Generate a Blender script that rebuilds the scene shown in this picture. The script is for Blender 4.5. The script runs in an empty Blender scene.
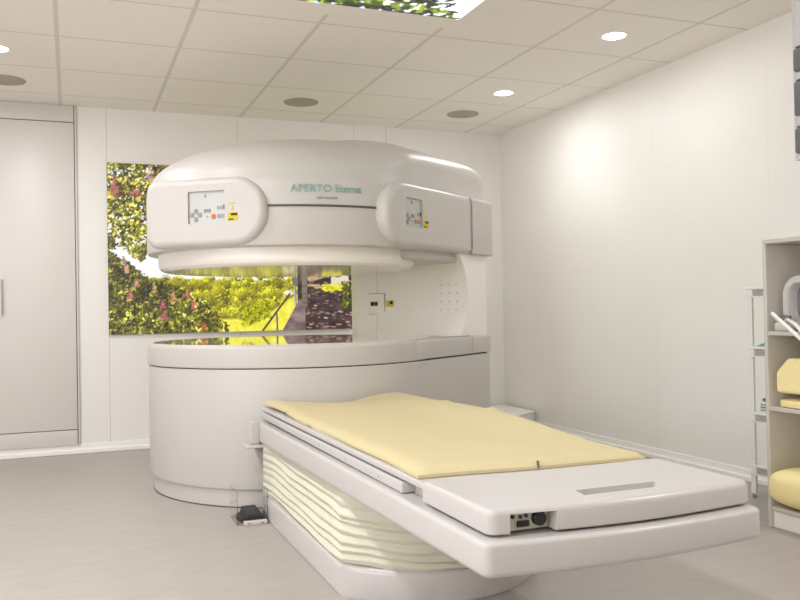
import bpy, bmesh, math, random
import numpy as np
from mathutils import Vector, Matrix, noise

SC = bpy.context.scene
COL = SC.collection
rnd = random.Random(7)
PI = math.pi

# ---------------------------------------------------------------- helpers
def srgb(r, g, b):
    f = lambda c: (c/255/12.92) if c/255 <= .04045 else ((c/255+.055)/1.055)**2.4
    return (f(r), f(g), f(b), 1)

def mat(name, rgb, rough=.5, noise_amt=.0, nscale=8., metal=0., bump=0., bscale=60., coat=0., spec=.5, sheen=0.):
    m = bpy.data.materials.new(name); m.use_nodes = True
    nt = m.node_tree; p = nt.nodes['Principled BSDF']
    c = srgb(*rgb)
    p.inputs['Roughness'].default_value = rough
    p.inputs['Metallic'].default_value = metal
    p.inputs['Coat Weight'].default_value = coat
    p.inputs['Specular IOR Level'].default_value = spec
    if sheen: p.inputs['Sheen Weight'].default_value = sheen
    tc = nt.nodes.new('ShaderNodeTexCoord')
    n = nt.nodes.new('ShaderNodeTexNoise'); n.inputs['Scale'].default_value = nscale; n.inputs['Detail'].default_value = 4
    nt.links.new(tc.outputs['Object'], n.inputs['Vector'])
    r = nt.nodes.new('ShaderNodeMix'); r.data_type = 'RGBA'
    r.inputs[6].default_value = tuple(x*(1-noise_amt) for x in c[:3]) + (1,)
    r.inputs[7].default_value = tuple(min(1, x*(1+noise_amt)) for x in c[:3]) + (1,)
    nt.links.new(n.outputs['Fac'], r.inputs[0])
    nt.links.new(r.outputs[2], p.inputs['Base Color'])
    if bump:
        nb = nt.nodes.new('ShaderNodeTexNoise'); nb.inputs['Scale'].default_value = bscale
        nt.links.new(tc.outputs['Object'], nb.inputs['Vector'])
        b = nt.nodes.new('ShaderNodeBump'); b.inputs['Strength'].default_value = bump; b.inputs['Distance'].default_value = .004
        nt.links.new(nb.outputs['Fac'], b.inputs['Height']); nt.links.new(b.outputs['Normal'], p.inputs['Normal'])
    return m

def line_mat(name, base, line, specs, rough=.5, noise_amt=.02, nscale=6.):
    """surface with thin joint lines; specs = (axis, offset, period or None, width)"""
    m = mat(name, base, rough, noise_amt, nscale)
    nt = m.node_tree; p = nt.nodes['Principled BSDF']
    src = p.inputs['Base Color'].links[0].from_socket
    tc = nt.nodes.new('ShaderNodeTexCoord'); sep = nt.nodes.new('ShaderNodeSeparateXYZ')
    nt.links.new(tc.outputs['Object'], sep.inputs[0])
    def M(op, a, b=None, c=None):
        k = nt.nodes.new('ShaderNodeMath'); k.operation = op
        for i, q in enumerate((a, b, c)):
            if q is None: continue
            if isinstance(q, (int, float)): k.inputs[i].default_value = q
            else: nt.links.new(q, k.inputs[i])
        return k.outputs[0]
    acc = None
    for ax, off, per, w in specs:
        v = M('SUBTRACT', sep.outputs[ax], off)
        d = M('PINGPONG', v, per/2) if per else M('ABSOLUTE', v)
        t = M('LESS_THAN', d, w/2)
        acc = t if acc is None else M('MAXIMUM', acc, t)
    mx = nt.nodes.new('ShaderNodeMix'); mx.data_type = 'RGBA'
    nt.links.new(acc, mx.inputs[0]); nt.links.new(src, mx.inputs[6]); mx.inputs[7].default_value = srgb(*line)
    nt.links.new(mx.outputs[2], p.inputs['Base Color'])
    return m

def emit_attr_mat(name, strength):
    m = bpy.data.materials.new(name); m.use_nodes = True
    nt = m.node_tree; p = nt.nodes['Principled BSDF']
    a = nt.nodes.new('ShaderNodeVertexColor'); a.layer_name = 'print'
    p.inputs['Base Color'].default_value = (.02, .02, .02, 1)
    p.inputs['Roughness'].default_value = .4
    nt.links.new(a.outputs['Color'], p.inputs['Emission Color'])
    p.inputs['Emission Strength'].default_value = strength
    return m

def emit_mat(name, rgb, strength):
    m = mat(name, rgb, .5)
    p = m.node_tree.nodes['Principled BSDF']
    p.inputs['Emission Color'].default_value = srgb(*rgb); p.inputs['Emission Strength'].default_value = strength
    return m

def tag(o, label=None, cat=None, group=None, kind=None):
    if label: o['label'] = label
    if cat: o['category'] = cat
    if group: o['group'] = group
    if kind: o['kind'] = kind
    return o

def thing(name, label, cat, loc=(0, 0, 0), group=None):
    o = bpy.data.objects.new(name, None); COL.objects.link(o); o.location = loc; o.empty_display_size = .05
    return tag(o, label, cat, group)

def obj(name, bm, m, parent=None, ang=32, kind=None, label=None):
    if isinstance(bm, bmesh.types.BMesh):
        bmesh.ops.recalc_face_normals(bm, faces=bm.faces)
        me = bpy.data.meshes.new(name); bm.to_mesh(me); bm.free()
    else: me = bm; me.name = name
    if ang:
        me.polygons.foreach_set('use_smooth', [True]*len(me.polygons))
        me.set_sharp_from_angle(angle=math.radians(ang))
        le = [l.edge_index for l in me.loops]
        for p in me.polygons:
            if p.loop_total > 8:
                for li in p.loop_indices: me.edges[le[li]].use_edge_sharp = True
    o = bpy.data.objects.new(name, me); COL.objects.link(o)
    ms = m if isinstance(m, (list, tuple)) else [m]
    if len(me.materials): me.materials.clear()
    for q in ms: me.materials.append(q)
    if parent:
        o.parent = parent
        off = Vector(parent.location)
        pp = parent.parent
        while pp: off += Vector(pp.location); pp = pp.parent
        me.transform(Matrix.Translation(-off))
    if kind: o['kind'] = kind
    if label: o['label'] = label
    return o

def box(bm, x0, x1, y0, y1, z0, z1, r=0, seg=3, mi=0):
    vs = [bm.verts.new(p) for p in ((x0,y0,z0),(x1,y0,z0),(x1,y1,z0),(x0,y1,z0),(x0,y0,z1),(x1,y0,z1),(x1,y1,z1),(x0,y1,z1))]
    fs = [bm.faces.new([vs[i] for i in q]) for q in ((0,3,2,1),(4,5,6,7),(0,1,5,4),(1,2,6,5),(2,3,7,6),(3,0,4,7))]
    for f in fs: f.material_index = mi
    if r:
        es = list({e for f in fs for e in f.edges})
        bmesh.ops.bevel(bm, geom=es, offset=r, segments=seg, profile=.5, affect='EDGES', clamp_overlap=True)
    return bm

def nbox(*a, **k): return box(bmesh.new(), *a, **k)

def loft(bm, rings, cap0=True, cap1=True, closed=True, mi=0):
    R = [[bm.verts.new(p) for p in r] for r in rings]
    n = len(R[0])
    for a, b in zip(R[:-1], R[1:]):
        for i in range(n if closed else n-1):
            j = (i+1) % n
            try: bm.faces.new((a[i], a[j], b[j], b[i])).material_index = mi
            except ValueError: pass
    if cap0: bm.faces.new(R[0][::-1]).material_index = mi
    if cap1: bm.faces.new(R[-1]).material_index = mi
    return bm

def inset(pts, d):
    """move a closed 2-D outline inwards by d (outline counter-clockwise or clockwise)"""
    n = len(pts); area = sum(pts[i][0]*pts[(i+1)%n][1]-pts[(i+1)%n][0]*pts[i][1] for i in range(n))
    sg = 1 if area > 0 else -1
    out = []
    for i in range(n):
        p, q, r = Vector(pts[i-1]), Vector(pts[i]), Vector(pts[(i+1)%n])
        a = (q-p).normalized(); b = (r-q).normalized()
        na, nb = Vector((-a.y, a.x)), Vector((-b.y, b.x))
        m = (na+nb); m = m/max(m.length_squared/2, .35)
        out.append(tuple(q+sg*d*m))
    return out

def edge_rings(pts, z0, z1, rb, rt, seg=4):
    """[(outline, z)] for a slab with rounded bottom edge rb and top edge rt"""
    L = []
    for k in range(seg+1):
        a = PI/2*k/seg
        if rb: L.append((inset(pts, rb*(1-math.sin(a))), z0+rb*(1-math.cos(a))))
        elif k == 0: L.append((pts, z0))
    for k in range(seg+1):
        a = PI/2*k/seg
        if rt: L.append((inset(pts, rt*(1-math.cos(a))), z1-rt+rt*math.sin(a)))
        elif k == 0: L.append((pts, z1))
    return L

def slab(pts, z0, z1, rb=0, rt=0, seg=4, bm=None):
    bm = bm or bmesh.new()
    return loft(bm, [[(x, y, z) for x, y in o] for o, z in edge_rings(pts, z0, z1, rb, rt, seg)])

def face_slab(pts, origin, ex, ey, en, depth, r, seg=4, bm=None):
    """outline (a,b) in plane origin+a*ex+b*ey; front face at en*0, body goes to -depth, front edge rounded by r"""
    bm = bm or bmesh.new()
    rings = []
    O = Vector(origin); ex, ey, en = Vector(ex), Vector(ey), Vector(en)
    for o, z in edge_rings(pts, -depth, 0, 0, r, seg):
        rings.append([O+ex*a+ey*b+en*z for a, b in o])
    return loft(bm, rings)

def rrect(x0, x1, y0, y1, r, seg=6):
    P = []
    rr = r if isinstance(r, (list, tuple)) else (r,)*4
    for (cx, cy, a0, q) in ((x1-rr[0], y0+rr[0], -90, rr[0]), (x1-rr[1], y1-rr[1], 0, rr[1]), (x0+rr[2], y1-rr[2], 90, rr[2]), (x0+rr[3], y0+rr[3], 180, rr[3])):
        for k in range(seg+1):
            a = math.radians(a0+90*k/seg); P.append((cx+q*math.cos(a), cy+q*math.sin(a)))
    out = [P[0]]
    for p in P[1:]:
        if (Vector(p)-Vector(out[-1])).length > 1e-5: out.append(p)
    return out

def tube(bm, pts, r, seg=10, mi=0):
    rings = []
    P = [Vector(p) for p in pts]
    for i, p in enumerate(P):
        t = (P[min(i+1, len(P)-1)]-P[max(i-1, 0)]).normalized()
        up = Vector((0, 0, 1)) if abs(t.z) < .9 else Vector((1, 0, 0))
        a = t.cross(up).normalized(); b = t.cross(a)
        rings.append([p+a*r*math.cos(2*PI*k/seg)+b*r*math.sin(2*PI*k/seg) for k in range(seg)])
    return loft(bm, rings, mi=mi)

def lathe(bm, prof, c=(0, 0, 0), seg=24, mi=0):
    """profile [(r,z)] around the vertical axis at c"""
    return loft(bm, [[(c[0]+r*math.cos(2*PI*k/seg), c[1]+r*math.sin(2*PI*k/seg), c[2]+z) for k in range(seg)] for r, z in prof], mi=mi)

def carve(bm, cutters):
    """subtract closed meshes from bm, return a mesh"""
    def tmp(b):
        bmesh.ops.recalc_face_normals(b, faces=b.faces)
        me = bpy.data.meshes.new('carve'); b.to_mesh(me); b.free()
        o = bpy.data.objects.new('carve', me); COL.objects.link(o); return o
    a = tmp(bm); cs = [tmp(c) for c in cutters]
    for c in cs:
        md = a.modifiers.new('b', 'BOOLEAN'); md.operation = 'DIFFERENCE'; md.object = c; md.solver = 'EXACT'
    bpy.context.view_layer.update()
    dg = bpy.context.evaluated_depsgraph_get()
    me = bpy.data.meshes.new_from_object(a.evaluated_get(dg))
    for o in [a]+cs:
        d = o.data; bpy.data.objects.remove(o); bpy.data.meshes.remove(d)
    return me

def sstep(a, b, x):
    t = min(1, max(0, (x-a)/(b-a))); return t*t*(3-2*t)

# ---------------------------------------------------------------- materials
WALL = (243, 241, 236)
M_wallb = line_mat('wall_panel_back', WALL, (214, 209, 199), [(0, q, None, .005) for q in (-2.53, -1.91, .247, 1.174, 2.097, 2.367)], .45)
M_wallr = line_mat('wall_panel_right', WALL, (236, 233, 227), [(1, q, None, .004) for q in (.57, 1.497, 2.424, 3.351, 4.278)], .45)
M_wall = mat('wall_plain', WALL, .5, .02)
M_ceil = line_mat('ceiling_tiles', (249, 244, 237), (226, 219, 210), [(0, -.053, .625, .022), (1, 5.965, .625, .016)], .8, .02, 20)
M_frame = mat('ceiling_plain', (249, 244, 237), .7, .01)
M_skirt = mat('skirting_white', (250, 249, 246), .4, .01)
M_cup = mat('cupboard_laminate', (220, 216, 211), .4, .012)
M_gap = mat('joint_dark', (120, 114, 106), .8)
M_shell = mat('scanner_shell', (199, 194, 189), .4, .008, 4)
M_shell_lift = mat('scanner_shell_lifted', (245, 240, 233), .35, .005, 4)  # shell white brightened in place of light on pillar, socket box, pole cover
M_pole = mat('pole_gloss', (232, 229, 222), .08, .005, 4)
M_plate = mat('pole_plate_gloss', (232, 228, 214), .05, .005, 4, coat=.6)
M_groove = mat('groove_grey', (88, 84, 78), .7)
M_steel = mat('brushed_steel', (170, 168, 164), .3, .05, metal=.9)
M_teal = mat('lettering_teal', (136, 178, 168), .5)
M_greytx = mat('lettering_grey', (172, 156, 151), .5)
M_screen = mat('display_glass', (190, 192, 190), .25, .01)
M_btn = mat('button_grey', (146, 146, 142), .5)
M_btnl = mat('button_light', (160, 156, 150), .5)
M_btnd = mat('button_black', (44, 44, 48), .5)
M_orange = mat('button_orange', (196, 110, 14), .5)
M_yel = mat('label_yellow', (206, 186, 14), .5)
M_blk = mat('label_black', (40, 34, 10), .5)
M_table = mat('table_shell', (196, 192, 189), .3, .008, 4)
M_slot = mat('grip_grey', (176, 173, 169), .6)
M_panel = mat('connector_panel', (198, 196, 176), .45, .04, 60)
M_dark = mat('connector_dark', (30, 28, 30), .5)
M_bell = mat('bellows_fabric', (212, 208, 190), .75, .03, 12, bump=.15, bscale=90)
M_pad = mat('pad_yellow', (206, 192, 149), .65, .02, 5, bump=.12, bscale=120)
M_padseam = mat('pad_seam', (206, 190, 128), .8)
M_pedal = mat('pedal_black', (34, 33, 34), .45, .05)
M_plate2 = mat('pedal_plate', (206, 204, 196), .35, .02)
M_shelf = mat('shelf_laminate', (208, 202, 192), .45, .015)
M_white = mat('trolley_white', (238, 237, 233), .4, .01)
M_foam = mat('foam_yellow', (250, 233, 172), .7, .02, 8, bump=.1)
M_coil = mat('coil_grey', (206, 204, 199), .4, .02)
M_coild = mat('coil_dark', (128, 128, 130), .5, .04)
M_rod = mat('tube_white', (242, 241, 238), .3)
M_bottle = mat('bottle_white', (226, 230, 230), .3, .02)
M_btext = mat('bottle_print', (120, 124, 128), .5)
M_green = mat('cap_green', (20, 150, 106), .4)
M_tealc = mat('cap_teal', (84, 176, 168), .5)
M_grille = mat('grille_grey', (176, 168, 154), .7, .06, 200)
M_bin = mat('bin_grey', (112, 112, 116), .5, .04)
M_unit = mat('unit_grey', (214, 214, 214), .5, .02)
M_lens = emit_mat('lamp_lens', (255, 246, 232), 14)

def floor_mat():
    m = mat('floor_vinyl', (212, 206, 199), .42)
    nt = m.node_tree; p = nt.nodes['Principled BSDF']
    tc = nt.nodes.new('ShaderNodeTexCoord'); mp = nt.nodes.new('ShaderNodeMapping'); mp.inputs['Scale'].default_value = (1.5, 6, 1); mp.inputs['Rotation'].default_value = (0, 0, .05)
    n = nt.nodes.new('ShaderNodeTexNoise'); n.inputs['Scale'].default_value = 3; n.inputs['Detail'].default_value = 8; n.inputs['Roughness'].default_value = .7
    cr = nt.nodes.new('ShaderNodeValToRGB'); cr.color_ramp.elements[0].position = .3; cr.color_ramp.elements[1].position = .72
    cr.color_ramp.elements[0].color = srgb(170, 162, 156); cr.color_ramp.elements[1].color = srgb(181, 174, 167)
    nt.links.new(tc.outputs['Object'], mp.inputs[0]); nt.links.new(mp.outputs[0], n.inputs['Vector'])
    nt.links.new(n.outputs['Fac'], cr.inputs[0]); nt.links.new(cr.outputs[0], p.inputs['Base Color'])
    return m
M_floor = floor_mat()

def glass_mat():
    m = bpy.data.materials.new('clear_acrylic'); m.use_nodes = True
    p = m.node_tree.nodes['Principled BSDF']
    p.inputs['Transmission Weight'].default_value = 1; p.inputs['Roughness'].default_value = .02; p.inputs['IOR'].default_value = 1.04
    p.inputs['Base Color'].default_value = (.97, .98, .98, 1)
    return m
M_glass = glass_mat()

# ---------------------------------------------------------------- the room
H, YB, XR, XL, YF = 2.43, 6.263, 3.40, -3.1, -1.0
def struct(name, bm, m, parent=None): return obj(name, bm, m, parent, ang=None, kind='structure')
struct('floor', nbox(XL, XR, YF, YB, -.1, 0), M_floor)
struct('ceiling', nbox(XL, XR, YF, YB, H, H+.1), M_ceil)
struct('wall_back', nbox(XL-.1, XR+.1, YB, YB+.1, 0, H), M_wallb)
struct('wall_right', nbox(XR, XR+.1, YF, YB, 0, H), M_wallr)
WY0, WY1, WZ0, WZ1 = -.5, 2.6, .75, 2.25
b = bmesh.new()
for y0, y1, z0, z1 in ((YF, WY0, 0, H), (WY1, YB, 0, H), (WY0, WY1, 0, WZ0), (WY0, WY1, WZ1, H)): box(b, XL-.1, XL, y0, y1, z0, z1)
struct('wall_left', b, M_wall)
b = bmesh.new()
for y0, y1, z0, z1 in ((WY0, WY0+.06, WZ0, WZ1), (WY1-.06, WY1, WZ0, WZ1), (WY0+.06, WY1-.06, WZ0, WZ0+.06), (WY0+.06, WY1-.06, WZ1-.06, WZ1), (1.02, 1.08, WZ0+.06, WZ1-.06)): box(b, XL-.07, XL-.01, y0, y1, z0, z1)
struct('window_1', b, M_skirt)
struct('wall_front', nbox(XL-.1, XR+.1, YF-.1, YF, 0, H), M_wall)
b = nbox(XL, XR-.016, YB-.008, YB, 0, .066, r=.003); box(b, XL, XR-.022, YB-.024, YB-.0081, 0, .032, r=.006)
struct('baseboard_back', b, M_skirt)
b = nbox(XR-.008, XR, YF, YB, 0, .066, r=.003); box(b, XR-.024, XR-.0081, YF, YB, 0, .032, r=.006)
struct('baseboard_right', b, M_skirt)

# built-in cupboard at the left
cup = thing('built_in_cupboard', 'tall off-white built-in cupboard flush in the back wall at the left', 'cupboard', (-.6, YB-.02, .064))
obj('carcass', nbox(-1.9, .046, YB-.012, YB-.0005, .064, 2.428), M_gap, cup, None)
obj('side_strip', nbox(.036, .046, YB-.02, YB-.0121, .064, 2.428), M_cup, cup)
obj('top_panel', nbox(-1.9, .030, YB-.022, YB-.0121, 2.312, 2.428, r=.001), M_cup, cup)
obj('plinth_panel', nbox(-1.9, .030, YB-.022, YB-.0121, .064, .168, r=.001), M_cup, cup)
for (x0, x1, hx) in ((-.478, .030, -.434), (-.984, -.484, -.526), (-1.49, -.99, -1.03)):
    d = obj('door', nbox(x0, x1, YB-.024, YB-.0121, .174, 2.306, r=.0015), M_cup, cup)
    hb = bmesh.new(); tube(hb, [(hx, YB-.044, z) for z in (.975, 1.09, 1.215)], .006)
    for z in (1.0, 1.19): tube(hb, [(hx, YB-.044, z), (hx, YB-.0241, z)], .004)
    obj('handle', hb, M_steel, d)

# ---------------------------------------------------------------- ceiling things
for (x, y, lab) in ((-.366, 5.03, 'glowing round downlight cut by the left edge of the photo'),
                    (2.766, 5.03, 'smaller glowing round downlight above the right side of the scanner'),
                    (2.766, 3.78, 'larger glowing round downlight nearest to the right wall and camera')):
    t = thing('ceiling_downlight', lab, 'light', (x, y, H), 'recessed ceiling downlights')
    obj('trim_ring', lathe(bmesh.new(), [(.060, -.0005), (.066, -.004), (.074, -.005), (.078, -.0005)], (x, y, H), 32), M_frame, t)
    obj('lamp_lens', lathe(bmesh.new(), [(.060, -.0006), (.058, -.003), (.03, -.005), (.004, -.0055)], (x, y, H), 32), M_lens, t)
for (x, y, lab) in ((-.366, 5.69, 'round grey ceiling grille at the left edge, behind the left downlight'),
                    (1.515, 5.68, 'round grey ceiling grille above the middle of the scanner'),
                    (2.766, 5.67, 'round grey ceiling grille near the right wall, behind a downlight')):
    t = thing('ceiling_speaker', lab, 'speaker', (x, y, H), 'round ceiling grilles')
    obj('rim', lathe(bmesh.new(), [(.108, -.0005), (.110, -.006), (.118, -.005), (.121, -.0005)], (x, y, H), 40), M_grille, t)
    obj('grille', lathe(bmesh.new(), [(.108, -.0006), (.107, -.005), (.05, -.008), (.004, -.009)], (x, y, H), 40), M_grille, t)

# real lamps of the room
def lamp(x, y, e, size=.14, col=(.985, .985, 1.02), spread=178):
    l = bpy.data.lights.new('downlight_lamp', 'AREA'); l.shape = 'DISK'; l.size = size; l.energy = e; l.color = col; l.spread = math.radians(spread)
    o = bpy.data.objects.new('downlight_lamp', l); COL.objects.link(o); o.location = (x, y, H-.012)
for y in (5.03, 3.78, 2.53, 1.28):
    for x in (-.366, 2.766):
        if (x, y) != (2.766, 2.53): lamp(x, y, (7 if y > 4 else 3.2) if y > 3 and x > 1 else 13 if y > 3 else 17)
l = bpy.data.lights.new('daylight', 'AREA'); l.shape = 'RECTANGLE'; l.size = 1.3; l.size_y = 2.9; l.energy = 80; l.color = (.98, .985, 1.02)
o = bpy.data.objects.new('daylight', l); COL.objects.link(o); o.location = (XL-.12, 1.05, 1.5); o.rotation_euler = (0, -PI/2, 0)

# ---------------------------------------------------------------- painted prints (flat pictures in the room)
class Canvas:
    def __init__(s, w, h, res, seed):
        s.nx, s.ny = int(w/res)+1, int(h/res)+1; s.w, s.h = w, h
        s.X, s.Y = np.meshgrid(np.linspace(0, 1, s.nx), np.linspace(0, 1, s.ny))
        s.c = np.zeros((s.ny, s.nx, 3)); s.r = np.random.default_rng(seed)
    def vnoise(s, fx, fy):
        g = s.r.random((int(fy)+3, int(fx)+3)); x = s.X*fx; y = s.Y*fy
        i, j = x.astype(int), y.astype(int); u, v = x-i, y-j; u = u*u*(3-2*u); v = v*v*(3-2*v)
        return (g[j, i]*(1-u)+g[j, i+1]*u)*(1-v)+(g[j+1, i]*(1-u)+g[j+1, i+1]*u)*v
    def fbm(s, fx, fy, o=4):
        a = 0; k = 0
        for q in range(o): a = a+s.vnoise(fx*2**q, fy*2**q)/1.7**q; k += 1/1.7**q
        return a/k
    def blend(s, mask, rgb):
        m = np.clip(mask, 0, 1)[..., None]; s.c = s.c*(1-m)+np.asarray(rgb, float)*m
    def ramp(s, t, cols):
        t = np.clip(t, 0, 1)*(len(cols)-1); i = np.minimum(t.astype(int), len(cols)-2); f = (t-i)[..., None]
        C = np.asarray(cols, float); return C[i]*(1-f)+C[i+1]*f
    def leaf(s, x, y, a, b, th, col):
        """ellipse, centre (x,y) in 0..1, half axes in metres"""
        px, py = x*(s.nx-1), y*(s.ny-1); ka = a/s.w*(s.nx-1); kb = b/s.w*(s.nx-1); R = int(ka)+2
        x0, x1 = max(0, int(px)-R), min(s.nx, int(px)+R+1); y0, y1 = max(0, int(py)-R), min(s.ny, int(py)+R+1)
        if x0 >= x1 or y0 >= y1: return
        gx, gy = np.meshgrid(np.arange(x0, x1)-px, np.arange(y0, y1)-py)
        u = gx*math.cos(th)+gy*math.sin(th); v = -gx*math.sin(th)+gy*math.cos(th)
        m = np.clip(1.4-((u/ka)**2+(v/kb)**2), 0, .4)/.4
        s.c[y0:y1, x0:x1] = s.c[y0:y1, x0:x1]*(1-m[..., None])+np.asarray(col, float)*m[..., None]
    def line(s, x0, y0, x1, y1, w, col):
        dx, dy = (x1-x0)*s.w, (y1-y0)*s.h; L = math.hypot(dx, dy)
        px, py = (s.X-x0)*s.w, (s.Y-y0)*s.h; t = np.clip((px*dx+py*dy)/L/L, 0, 1)
        d = np.hypot(px-t*dx, py-t*dy); s.blend((w/2-d)/(w*.2)+.5, col)
    def mesh(s, name, fn):
        ny, nx = s.ny, s.nx
        V = [fn(a, b2) for a, b2 in zip(s.X.ravel(), s.Y.ravel())]
        i = np.arange(ny*nx).reshape(ny, nx)
        F = np.stack([i[:-1, :-1], i[:-1, 1:], i[1:, 1:], i[1:, :-1]], -1).reshape(-1, 4).tolist()
        me = bpy.data.meshes.new(name); me.from_pydata(V, [], F)
        at = me.color_attributes.new('print', 'FLOAT_COLOR', 'POINT')
        c = np.clip(s.c, 0, 255)/255; lin = np.where(c <= .04045, c/12.92, ((c+.055)/1.055)**2.4)
        at.data.foreach_set('color', np.concatenate([lin, np.ones((ny, nx, 1))], -1).astype(np.float32).ravel())
        me.update(); return me

def paint_mural():
    k = Canvas(1.806, 1.22, .0042, 3); R = k.r
    px = lambda x: (x-108)/244
    py = lambda y: (333-y)/170
    X, Y = k.X, k.Y
    k.c[:] = k.ramp(Y, [(250, 250, 246), (236, 242, 250), (200, 222, 246)])
    # wooded hillside, strongly yellow-green
    n = k.fbm(26, 18, 4); n2 = k.fbm(60, 42, 3)
    top = .325+.02*k.fbm(8, 1, 3)-.03*X
    hill = k.ramp((n*.62+n2*.38-.22)*1.75, [(70, 72, 14), (140, 136, 22), (186, 176, 30), (214, 204, 48), (236, 228, 110)])
    big = k.fbm(7, 5, 3)
    hill = hill*(.55+.75*big)[..., None]
    k.blend((top-Y)*90, hill)
    pass
    for _ in range(230):
        cy = R.uniform(0, 1); cx = R.uniform(.15, .80); yy = .335-.26*cy+.30*max(0, cx-.60)*(1-cy)
        rx = (.014+.022*cy)*R.uniform(.7, 1.4); tone = R.uniform(.62, 1.1); warm = R.uniform(0, 1)
        for q in range(int(30+50*cy)):
            a, d = R.uniform(0, 6.28), R.uniform(0, 1)**.6
            dx, dy = math.cos(a)*d, math.sin(a)*d
            v = tone*(.62+.42*(dy*.7-dx*.35+.5))*R.uniform(.82, 1.16)
            base = np.array([200, 196, 34])*(1-warm)+np.array([232, 220, 60])*warm
            k.leaf(cx+dx*rx, yy+dy*rx*1.35, R.uniform(.004, .010), R.uniform(.003, .007), R.uniform(0, 3), np.clip(base*v, 0, 250))
    k.blend(np.exp(-((Y-.338-.002*np.sin(X*30))/.006)**2)*(X < .55)*.8, (238, 240, 236))
    # trees on the right of the slope and foliage above
    for _ in range(5000):
        x = R.uniform(.45, 1.02); y = R.uniform(.36, 1.0)
        col = [(90, 100, 14), (150, 156, 22), (196, 196, 40), (60, 66, 16), (220, 214, 70)][R.integers(5)]
        k.leaf(x, y, R.uniform(.006, .018), R.uniform(.004, .010), R.uniform(0, 3), col)
    # sunlit meadow
    edge = np.where(X < .55, .085-.02*np.abs(X-.42), .05+.19*np.clip((X-.55)/.21, 0, 1)**1.1)
    k.blend((edge+.012*(n2-.5)-Y)*70*(X > .26), k.ramp(n2*.8+.1, [(206, 196, 24), (226, 216, 48), (240, 234, 104), (246, 240, 150)]))
    for _ in range(420):
        x = R.uniform(.52, .64); y = R.uniform(.04, .15)+(x-.55)*.5
        k.leaf(x, y, R.uniform(.004, .012), R.uniform(.003, .008), R.uniform(0, 3), [(96, 108, 6), (160, 160, 12), (200, 196, 16)][R.integers(3)])
    # lane with dappled shade at the right
    lane = (X > .757)
    n3 = k.fbm(22, 30, 3)
    sh = k.ramp(n3*1.2-.1, [(30, 20, 22), (48, 34, 36), (66, 50, 50), (110, 88, 84)])
    k.blend(lane*(Y < .43)*1.0, sh)
    for _ in range(120):
        y = R.uniform(0, .34)**1; x = R.uniform(.79, 1.0)
        if .12 < y < .2 and R.random() < .7: continue
        k.leaf(x, y, R.uniform(.006, .026)*(1-y), R.uniform(.002, .007), R.uniform(-.2, .2), [(176, 136, 116), (206, 170, 150), (110, 86, 80), (150, 116, 104)][R.integers(4)])
    k.blend((X > .80)*(Y > .26)*(Y < .42)*(n3 > .52)*.8, (206, 172, 132))
    k.blend((X > .77)*(Y > .33)*(Y < .44)*(X < .9)*.9, (196, 158, 104))
    k.blend((X > .905)*(X < .985)*(Y > .27)*(Y < .345)*.95, (226, 214, 196))
    for _ in range(260):
        x = R.uniform(.76, 1.0); y = R.uniform(.34, .44)
        k.leaf(x, y, R.uniform(.008, .02), R.uniform(.004, .01), R.uniform(0, 3), [(40, 34, 18), (90, 84, 24), (150, 130, 70), (60, 50, 30)][R.integers(4)])
    for _ in range(150):
        x = R.uniform(.955, 1.0); y = R.uniform(.14, .30)
        k.leaf(x, y, R.uniform(.008, .018), R.uniform(.005, .01), R.uniform(0, 3), [(40, 44, 14), (96, 110, 20), (170, 170, 40), (30, 26, 20)][R.integers(4)])
    for _ in range(60): k.leaf(R.uniform(.87, .95), R.uniform(.245, .285), .016, .006, R.uniform(-.3, .3), [(190, 196, 20), (226, 220, 40)][R.integers(2)])
    # wall of the lane, lamp post and hand rail
    k.blend((X > .69)*(X < .79)*(Y < .2)*((X-.69)*2.6 > Y-.0)*1.0, k.ramp(n3, [(60, 46, 50), (120, 100, 100), (170, 150, 140)]))
    k.blend((X > .775)*(X < .80)*(Y < .42)*(Y > .14), k.ramp(k.fbm(10, 40, 2), [(60, 50, 40), (130, 118, 104), (96, 84, 70)]))
    k.line(.760-.012, .15, .757-.012, .46, .020, (130, 128, 124)); k.line(.757-.012, .15, .754-.012, .46, .007, (206, 206, 200))
    k.line(.747, .295, .747, .315, .045, (110, 108, 106))
    k.leaf(.715, .235, .028, .018, 0, (236, 228, 206)); k.leaf(.73, .232, .02, .014, 0, (214, 206, 186))
    k.line(.600, -.01, .722, .225, .015, (70, 62, 66)); k.line(.668, -.01, .666, .11, .013, (96, 88, 96))
    # chestnut leaves, upper left and lower left, with candle blossoms
    up = lambda x: np.interp(x, [0, .06, .09, .125, .15, .18, .3, .5], [.50, .53, .47, .44, .50, .54, .64, .80])
    low = lambda x: np.interp(x, [0, .07, .13, .21, .32, .38, .46], [.47, .42, .34, .28, .23, .17, .02])
    gcol = [(34, 40, 14), (60, 70, 22), (98, 108, 30), (140, 146, 44), (184, 184, 70), (46, 38, 24), (214, 212, 130), (84, 76, 36), (120, 124, 34), (72, 84, 24)]
    m1 = k.fbm(30, 20, 4)
    k.blend(((Y > .50+.09*(m1-.3)+.6*np.clip(X-.18, 0, 1))*(X < .5)*(m1 > .40)), k.ramp(m1*1.6-.4, [(40, 44, 18), (80, 84, 30), (150, 150, 60)]))
    bg = k.fbm(14, 10, 3)
    at = lambda a, x, y: a[min(k.ny-1, max(0, int(y*k.ny))), min(k.nx-1, max(0, int(x*k.nx)))]
    lw = np.interp(X, [0, .07, .13, .21, .32, .38, .46, .47, 1], [.47, .42, .34, .28, .23, .17, .02, -1, -1])
    k.blend((lw-.015+.03*(m1-.5)-Y)*60, k.ramp(m1*1.5-.25, [(34, 36, 16), (70, 74, 26), (120, 122, 44)]))
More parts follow.
